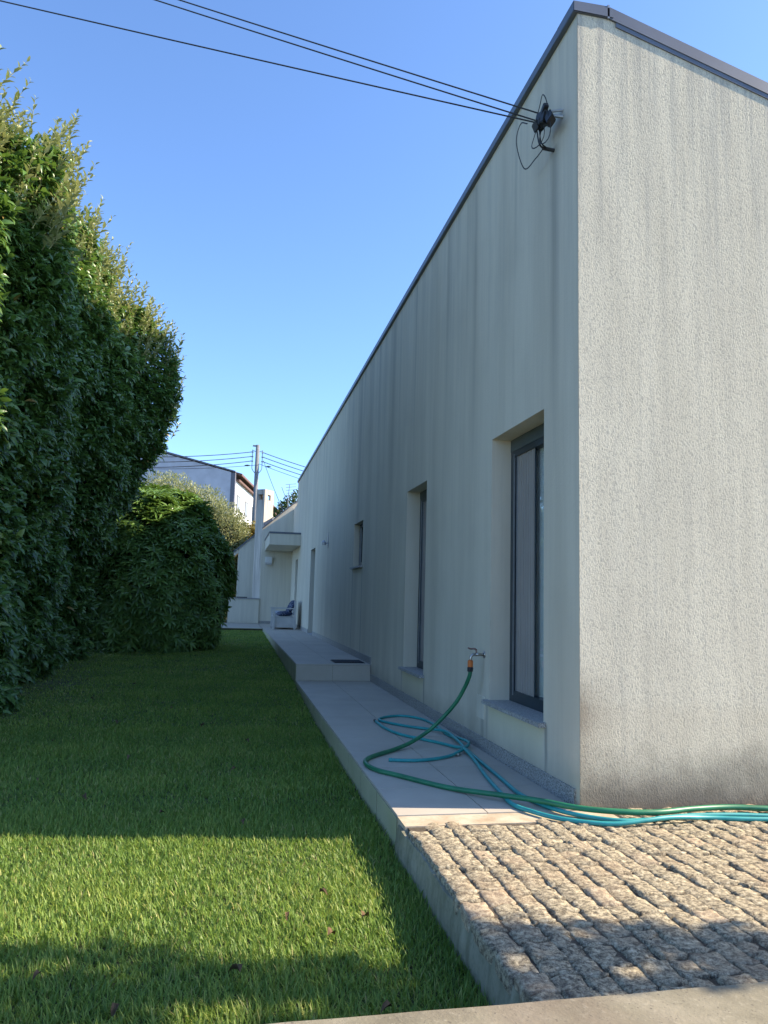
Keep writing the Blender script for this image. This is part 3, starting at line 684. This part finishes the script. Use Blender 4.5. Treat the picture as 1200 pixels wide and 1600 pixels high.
for nm2, x0, y0, x1 in (('left', PX-.75, 44.9, PX-.4), ('right', PX+.5, 44.9, PX+.85)):
    MB().tube([(x0, y0, PH-1.33), ((x0+x1)/2, y0, PH-1.31), (x1, y0, PH-1.31)], [.02, .055, .02], 8).build('wire_clamp', 'black', label='dark tension clamp on the lowest wire just %s of the pole' % nm2, cat='clamp')
ant = thing('television_aerial', 'thin rooftop television aerial right of the chimney', 'aerial', loc=(2.05, 30, 0))
MB().tube([(0, 0, 3.5), (0, 0, 5.15)], .018, 6).build('mast', 'pole', ant)
MB().tube([(-.30, 0, 4.66), (0, 0, 4.66)], .03, 6).build('bracket', 'black', ant)
MB().tube([(-.28, -.2, 5.6), (.05, .1, 4.9)], .012, 5).build('boom', 'pole', ant)
MB().tube([(0, 0, 5.1), (.05, .0, 5.75)], .014, 5).build('mast_top', 'pole', ant)
for k in range(6): MB().tube([(-.12+.02*k, 0, 5.75-.12*k), (.32-.01*k, 0, 5.80-.12*k)], .010, 5).build('aerial_rod', 'pole', ant)
w2((PX+.38, PY, PH-.95), (1.85, 30, 4.72), .05, 'drop wire slanting from the far pole down to the aerial', .014)

# ------------------------------------------------------------------ vegetation
def hedge_front(y, z):
    """X of the hedge face, facing the lawn"""
    base = np.interp(y, [6, 7.2, 8.6, 12, 14.3, 15], [-3.2, -2.85, -2.54, -2.68, -2.75, -2.9])
    gz = np.interp(z, [0, 1.2, 2.0, 3.2, 4.6, 5.4, 6.3, 7.0], [0.02, .08, .30, .65, 1.0, .98, .72, .55])
    b = np.interp(y, [6, 9, 12, 13.2, 14.5, 15], [.25, .20, .36, .9, 1.5, 1.55])
    lump = .10*np.sin(y*2.3+z*1.1)+.07*np.sin(y*5.1-z*2.7)+.05*np.sin(z*6.3+y)
    return base+b*gz+lump
def hedge_top(y): return np.interp(y, [6, 7.6, 8.4, 10, 12, 13.6, 14.4, 15], [4.9, 5.95, 6.15, 6.25, 6.35, 6.3, 5.8, 4.9])+.12*np.sin(y*3.7)
hedge = thing('laurel_hedge', 'very tall dense laurel hedge with pale new shoots, left side of the lawn', 'hedge', loc=(-3.9, 10.5, 0))
off = np.array([-3.9, 10.5, 0.])
# hidden core so no light leaks through
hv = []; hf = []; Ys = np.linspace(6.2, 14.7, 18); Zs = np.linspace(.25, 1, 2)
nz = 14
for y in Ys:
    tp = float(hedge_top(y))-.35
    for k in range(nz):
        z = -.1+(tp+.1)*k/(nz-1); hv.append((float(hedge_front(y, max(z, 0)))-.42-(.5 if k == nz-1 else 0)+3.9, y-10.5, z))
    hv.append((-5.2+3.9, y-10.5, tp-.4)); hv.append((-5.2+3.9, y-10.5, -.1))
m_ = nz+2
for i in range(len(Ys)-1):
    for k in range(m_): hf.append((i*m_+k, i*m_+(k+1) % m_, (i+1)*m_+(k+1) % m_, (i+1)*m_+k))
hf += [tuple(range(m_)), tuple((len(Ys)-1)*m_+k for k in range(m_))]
MB().add(hv, hf).build('shade_core', 'core', hedge)
def hedge_pts(n):
    y = rnd(n, 6.0, 14.95); u = rnd(n)
    z = lawn_z(y)+.03 + (hedge_top(y)-lawn_z(y))*u
    x = hedge_front(y, z); return x, y, z
n1 = 105000
x, y, z = hedge_pts(n1); dep = np.abs(RNG.normal(0, .13, n1)); 
clump = .10*np.sin(y*11+z*7)*np.sin(z*13-y*5)
x = x-dep+clump+rnd(n1, -.04, .06)
# round off far end
e = np.clip((y-13.9)/1.05, 0, 1); keep = rnd(n1) > e**6
x = x-.15*e**2
P1 = np.stack([x, y, z], 1)[keep]
n = len(P1); D = np.stack([rnd(n, .2, 1.0), rnd(n, -.8, .5), rnd(n, -.75, .45)], 1); U = norm(np.array([.75, -.25, .75])+rdir(n)*.55)
# far end cap and top
n2 = 16000; yy = 14.75+rnd(n2, -.25, .2); zz = rnd(n2, .1, 6.0); hx = hedge_front(yy, zz); xx = hx-.15-(rnd(n2)**1.2)*(hx+5.0); yy = yy-.02*(xx-hx)**2*0
tp = hedge_top(yy); ok = zz < tp
P2 = np.stack([xx, yy+.12*np.sin(zz*3), zz], 1)[ok]; D2 = np.stack([rnd(len(P2), -.5, .8), rnd(len(P2), .2, 1), rnd(len(P2), -.7, .4)], 1); U2 = norm(np.array([.3, .5, .8])+rdir(len(P2))*.5)
n3 = 16000; yy = rnd(n3, 6, 14.6); xx = rnd(n3, -5.1, 0.); zz = hedge_top(yy)+rnd(n3, -.35, .12); hx = hedge_front(yy, zz); ok = xx < hx+.05
P3 = np.stack([xx, yy, zz], 1)[ok]; D3 = np.stack([rnd(len(P3), -.6, .8), rnd(len(P3), -.6, .6), rnd(len(P3), .1, 1)], 1); U3 = norm(np.array([.3, 0, .6])+rdir(len(P3))*.7)
P = np.concatenate([P1, P2, P3]); D = np.concatenate([D, D2, D3]); U = np.concatenate([U, U2, U3]); n = len(P)
L = rnd(n, .075, .15)*(1+.25*(rnd(n) > .85)); W = L*rnd(n, .30, .42); tint = np.clip(RNG.normal(.42, .17, n), 0, 1); tint[rnd(n) > .996] = 1.15
# nearest leaves become parts of their own
score = np.where((P[:, 0]/P[:, 1] > -.30) & (P[:, 0] > hedge_front(P[:, 1], P[:, 2])-.02), np.linalg.norm(P-np.array([0, 0, 1.2]), axis=1), 1e9)
big = np.argsort(score)[:290]; mask = np.ones(n, bool); mask[big] = False
link('leaves', leaves_mesh((P-off)[mask], D[mask], U[mask], L[mask], W[mask], tint[mask]), 'laurel', hedge, kind='stuff')
lm = []
for k in range(4):
    me = leaves_mesh(np.zeros((1, 3)), np.array([[0, 1., 0]]), np.array([[0, 0, 1.]]), np.array([1.]), np.array([.36+.03*k]), np.array([.3+.2*k])); me.materials.append(M['laurel']); lm.append(me)
ss, dd, uu = frames(D[big], U[big])
for k, i in enumerate(big):
    o = link('leaf', lm[k % 4], parent=hedge)
    mt = Matrix(((ss[k][0], dd[k][0], uu[k][0]), (ss[k][1], dd[k][1], uu[k][1]), (ss[k][2], dd[k][2], uu[k][2]))).to_4x4()
    mt = Matrix.Translation(Vector((P-off)[i])) @ mt @ Matrix.Scale(float(L[i])*1.1, 4); o.matrix_local = mt
# upright pale shoots on the top edge
def shoots(n, lo, hi, front):
    y = rnd(n, 6.2, 14.7); tp = hedge_top(y); hx = hedge_front(y, tp-.3)
    x = hx-(rnd(n)**1.5)*(.8 if front else 2.2)+.05; z = tp-rnd(n, .05, 1.25 if front else .4)
    Pl, Dl, Ul, Ll, stem = [], [], [], [], MB()
    for i in range(n):
        h = random.uniform(lo, hi)*(.75 if y[i] > 13.6 else 1); b = Vector((x[i], y[i], z[i])); d = Vector((random.uniform(.05, .55), random.uniform(-.3, .3), 1)).normalized()
        m = int(h/.034); bend = Vector((random.uniform(-.1, .15), random.uniform(-.1, .1), 0))
        pts = [b+d*h*t+bend*h*t*t for t in (0, .35, .7, 1)]
        stem.add([p-Vector(off) for p in pts], []) if False else stem.tube([p-Vector(off) for p in pts], [.006, .005, .004, .002], 4, False)
        for k in range(m):
            t = (k+1)/m; p = b+d*h*t+bend*h*t*t; a = k*2.4+i
            out = Vector((math.cos(a), math.sin(a), 0)); up_ = .55+.9*t
            dl = (out+d*up_); Pl.append(p); Dl.append(dl); Ul.append(d*1.0-out*.6+Vector((random.uniform(-.3, .3),)*3)); Ll.append(random.uniform(.10, .17)*(1-.5*t*t))
    return np.array(Pl), np.array(Dl), np.array(Ul), np.array(Ll), stem
for args in ((850, .35, .8, True), (230, .3, .6, False)):
    a, b, c, d, st = shoots(*args)
    link('shoot_leaves', leaves_mesh(a-off, b, c, d, d*.36, np.clip(RNG.normal(.5, .22, len(a)), 0, 1)), 'shoot', hedge, kind='stuff')
    st.build('shoot_stems', 'stem', hedge, kind='stuff')
tk = MB()
for y in np.arange(6.8, 14.6, .9): tk.tube([(-3.9+3.9+.3*math.sin(y*3), y-10.5, -.3), (.1, y-10.4, 2.), (0, y-10.5, 5.5)], [.07, .05, .03], 7)
tk.build('trunks', 'bark', hedge, kind='stuff')

# rounded shrub with whorled leaves
def whorl_bush(name, label, cat, c, rad, zb, n, m, leafL, seed, thin=.26, lpw=9, trunk=True):
    t = thing(name, label, cat, loc=(c[0], c[1], zb))
    d = rdir(n*2); d = d[d[:, 2] > -.75][:n]; n = len(d)
    r = 1-np.abs(RNG.normal(0, .07, n)) + .07*np.sin(d[:, 0]*7+seed)*np.sin(d[:, 2]*6+d[:, 1]*5)
    sh = d*np.array([1, 1, 1]); Pc = sh*r[:, None]*np.array(rad); Pc[:, 2] += c[2]-zb; Pc = Pc[Pc[:, 2] > .03]; n = len(Pc)
    ax = norm(norm(Pc-np.array([0, 0, (c[2]-zb)]))*.7+np.array([0, 0, .55])+rdir(n)*.35)
    s, a_, u_ = frames(ax, rdir(n)); an = np.arange(lpw)*2*PI/lpw
    ra = rnd(n, 0, 6)[:, None]+an[None]; od = s[:, None]*np.cos(ra)[..., None]+u_[:, None]*np.sin(ra)[..., None]
    Dl = od+ax[:, None]*rnd((n, lpw), .05, .8)[..., None]; Ul = ax[:, None]-od*.3+RNG.normal(0, .15, (n, lpw, 3)); Pl = np.repeat(Pc[:, None], lpw, 1)
    LL = rnd((n, lpw), .75, 1.15)*leafL; ti = np.clip(RNG.normal(.5, .18, n)[:, None]+RNG.normal(0, .08, (n, lpw)), 0, 1)
    f = lambda q: q.reshape(-1, q.shape[-1]) if q.ndim == 3 else q.ravel()
    link('foliage', leaves_mesh(f(Pl), f(Dl), f(Ul), f(LL), f(LL)*thin, f(ti)), m, t, kind='stuff')
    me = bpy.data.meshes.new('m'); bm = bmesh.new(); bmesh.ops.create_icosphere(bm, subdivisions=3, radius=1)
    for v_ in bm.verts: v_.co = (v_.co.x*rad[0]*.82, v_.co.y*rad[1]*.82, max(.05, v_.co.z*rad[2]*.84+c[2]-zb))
    bm.to_mesh(me); bm.free(); link('shade_core', me, 'core', t)  # near-black hull stands in for the shade inside the bush
    if trunk: MB().tube([(0, 0, -.2), (.05, 0, .6), (0, .05, c[2]-zb)], [.09, .07, .04], 8).build('trunk', 'bark', t)
    return t
whorl_bush('rhododendron_bush', 'big rounded dark green bush with whorled leaves beyond the hedge', 'bush', (-1.76, 16.6, 1.35), (1.68, 1.8, 2.15), .05, 4200, 'bushleaf', .20, 1, .27, 9)

def leafy_tree(name, label, cat, base, blobs, n, m, leafL, ratio=.3, up=.3, core=.55, trunk_h=None):
    t = thing(name, label, cat, loc=base); B = np.array(base)
    Ps, Ds, Us = [], [], []
    vol = np.array([b[3]*b[4]*b[5] for b in blobs])**(2/3); cnt = (n*vol/vol.sum()).astype(int)
    cm = bmesh.new()
    for (bx_, by_, bz_, rx, ry, rz_), k in zip(blobs, cnt):
        d = rdir(k); r = (rnd(k)**.35)*(1+.12*np.sin(d[:, 0]*8+bx_*9)*np.sin(d[:, 2]*7+d[:, 1]*6)); keep = r > .5; d, r = d[keep], r[keep]; k = len(d)
        p = d*r[:, None]*np.array([rx, ry, rz_])+np.array([bx_, by_, bz_]); Ps.append(p)
        Ds.append(d*.8+np.array([0, 0, up])+rdir(k)*.7); Us.append(d*.5+np.array([0, 0, .6])+rdir(k)*.6)
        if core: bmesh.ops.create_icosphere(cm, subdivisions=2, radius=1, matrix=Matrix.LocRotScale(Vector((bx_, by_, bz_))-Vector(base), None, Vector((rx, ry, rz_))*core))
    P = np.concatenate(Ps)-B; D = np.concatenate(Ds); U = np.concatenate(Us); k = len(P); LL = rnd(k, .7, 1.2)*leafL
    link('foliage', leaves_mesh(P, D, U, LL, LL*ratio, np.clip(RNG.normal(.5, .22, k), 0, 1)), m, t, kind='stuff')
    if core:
        me = bpy.data.meshes.new('m'); cm.to_mesh(me); link('shade_core', me, 'core', t)  # dark hulls in place of the shaded crown interior
    cm.free()
    tk = MB(); top = blobs[0]; c0 = Vector(top[:3])-Vector(base)
    tk.tube([(0, 0, -.3), (c0.x*.3, c0.y*.3, c0.z*.5), tuple(c0)], [.12, .09, .04], 8)
    for b in blobs[1:4]: tk.tube([(c0.x*.3, c0.y*.3, c0.z*.5), tuple(Vector(b[:3])-Vector(base))], [.06, .02], 6)
    tk.build('trunk', 'bark', t); return t
leafy_tree('olive_tree', 'pale sunlit silvery olive tree behind the dark bush', 'tree', (-1.7, 29.8, .1),
    [(-2.6, 29.8, 4.5, 1.4, 1.2, 1.4), (-1.35, 29.5, 4.0, 1.25, 1.1, 1.4), (-.45, 29.3, 3.4, 1.05, .9, 1.35), (-3.6, 30, 3.7, 1.3, 1.1, 1.4), (-1.1, 29.7, 2.0, 1.8, 1.2, 1.4), (-.05, 29.4, 3.5, .55, .5, .8)], 52000, 'olive', .11, .30, .5, .6)
leafy_tree('golden_shrub', 'yellow and orange tinged shrub left of the chimney', 'shrub', (.3, 31, .1),
    [(.2, 32.5, 3.4, .95, .6, .9), (-.5, 30.6, 2.4, .9, .8, 1.2), (.95, 32.6, 3.9, .6, .5, .55), (-.35, 30, 1.0, .7, .7, .9)], 16000, 'gold', .10, .4, .4, .55)
leafy_tree('slender_sapling', 'thin leafy sapling in front of the distant white wall', 'tree', (.1, 33, .1),
    [(.2, 33, 4.3, .2, .3, .6), (.5, 33, 3.7, .2, .25, .4), (-.1, 33, 3.6, .25, .3, .6)], 380, 'treeleaf', .13, .4, .4, 0)
leafy_tree('garden_tree', 'small dark leafy tree behind the roof right of the chimney', 'tree', (2.6, 34, .1),
    [(2.5, 34, 5.1, .55, .6, .7), (3.0, 34, 5.7, .5, .5, .5), (2.1, 34, 4.7, .5, .5, .8), (2.8, 34, 4.2, .9, .6, .8)], 3000, 'treeleaf', .16, .4, .3, 0)
leafy_tree('added_shade_tree', 'small loose leafy tree added out of view right of the yard for foreground shade', 'tree', (6.0, 1.8, -.2),  # added out of view, crown shaped to cast the foreground shade
    [(6.2, 2.0, 5.0, .7, .3, .45), (5.9, 1.72, 3.3, .8, .22, .4), (6.2, 1.9, 4.3, .7, .26, .4), (6.4, 2.05, 5.6, .5, .3, .35), (6.6, 1.75, 3.9, .6, .22, .4)], 1500, 'treeleaf', .15, .42, .3, 0)

# ------------------------------------------------------------------ grass
GT = np.array([[-.5, 0, 0], [.5, 0, 0], [-.38, .55, .03], [.38, .55, .03], [0, 1, .22]])
GF = np.array([[0, 1, 3], [0, 3, 2], [2, 3, 4]])
Gp, Gd, Gu, Gl, Gw, Gt_ = [], [], [], [], [], []
def patch(y0, y1, dens, l0, l1, wd):
    # wedge that the view from the low wall opens over the lawn, plus a margin
    xl = lambda y: np.maximum(-3.3, -.36*y-.75)
    area = (y1-y0)*4.3; n = int(area*dens); y = rnd(n, y0, y1); x = rnd(n, -3.35, .955); k = (x > xl(y)) & (rnd(n) > .75*np.exp(-((x+2.15)**2/.35+(y-11)**2/1.6))); x, y = x[k], y[k]; n = len(x)
    thin = np.sin(x*3.1+y*1.7)*np.sin(y*4.3-x*2.2)
    edge = .28+.35*np.interp(np.abs(x-.955), [0, .35], [1, 0]) if y0 < 9 else .3
    L = rnd(n, l0, l1)*(1+.22*thin)*(1+.25*np.interp(.955-x, [0, .25], [1, 0])); hshade = (x < -2.2) & (y > 8.5)
    L = L*np.where(hshade, .7, 1)
    a = rnd(n, 0, 2*PI); lean = np.abs(RNG.normal(.5, .55, n))
    d = np.stack([np.cos(a)*lean, np.sin(a)*lean, np.ones(n)], 1); u = -np.stack([np.cos(a), np.sin(a), -lean], 1)+RNG.normal(0, .3, (n, 3))
    Gp.append(np.stack([x, y, lawn_z(y)-.004], 1)); Gd.append(d); Gu.append(-u); Gl.append(L); Gw.append(rnd(n, .7, 1.2)*wd)
    ti = np.clip(.45+.13*thin+RNG.normal(0, .17, n), 0, .93); dry = rnd(n) > (.94-.10*np.clip(np.sin(x*1.7+2)*np.sin(y*1.1+.6)+.5*np.sin(x*5.3)*np.sin(y*4.7), 0, 1)-.03*(np.sin(x*2.3+1)*np.sin(y*1.9) > .2)); ti[dry] = rnd(dry.sum(), .9, 1.1); Gt_.append(ti)
patch(2.05, 3.4, 15000, .028, .062, .0062)
patch(3.4, 5.2, 12500, .028, .058, .0066)
patch(5.2, 8, 8000, .026, .052, .008)
patch(8, 12, 4200, .024, .046, .011)
patch(12, 17, 2000, .024, .045, .014)
patch(17, 22.75, 1300, .024, .042, .019)
G = [np.concatenate(v_) for v_ in (Gp, Gd, Gu, Gl, Gw, Gt_)]
link('grass', leaves_mesh(*G, T=GT, F=GF), 'grass', kind='stuff')['label'] = 'short green lawn grass with scattered dry blades'

# ------------------------------------------------------------------ fallen leaves
fl = []
LTC = LT.copy(); LTC[:, 2] = LTC[:, 2]*2.2+.35*np.abs(LTC[:, 0])
for k in range(3):
    me = leaves_mesh(np.zeros((1, 3)), np.array([[0, 1., 0]]), np.array([[0, 0, 1.]]), np.array([.036+.010*k]), np.array([.020+.006*k]), np.array([1.]), T=LTC); me.materials.append(M['deadleaf']); fl.append(me)
LP = [(-.37, 4.95), (.13, 4.75), (-.9, 5.4), (-1.3, 5.9), (.47, 3.6), (.45, 3.15), (.3, 3.4), (.6, 2.6), (-.75, 6.6), (-1.5, 7.3), (.1, 6.1), (-1.1, 8.2), (-.6, 9.0), (-1.6, 9.6), (-.2, 8.0), (-1.9, 11), (-1.2, 10.6), (.2, 7.2), (-.6, 3.0), (-.3, 2.75), (.1, 2.9), (-2.0, 12.6), (-1.3, 5.0), (.62, 3.3)]
for k, (x, y) in enumerate(LP):
    o = link('fallen_leaf', fl[k % 3], label='dry brown fallen leaf lying on the lawn', cat='leaf', group='fallen leaves scattered on the lawn')
    o.location = (x, y, float(lawn_z(y))+.042); o.rotation_euler = (random.uniform(-.4, .4), random.uniform(-.4, .4), random.uniform(0, 6))
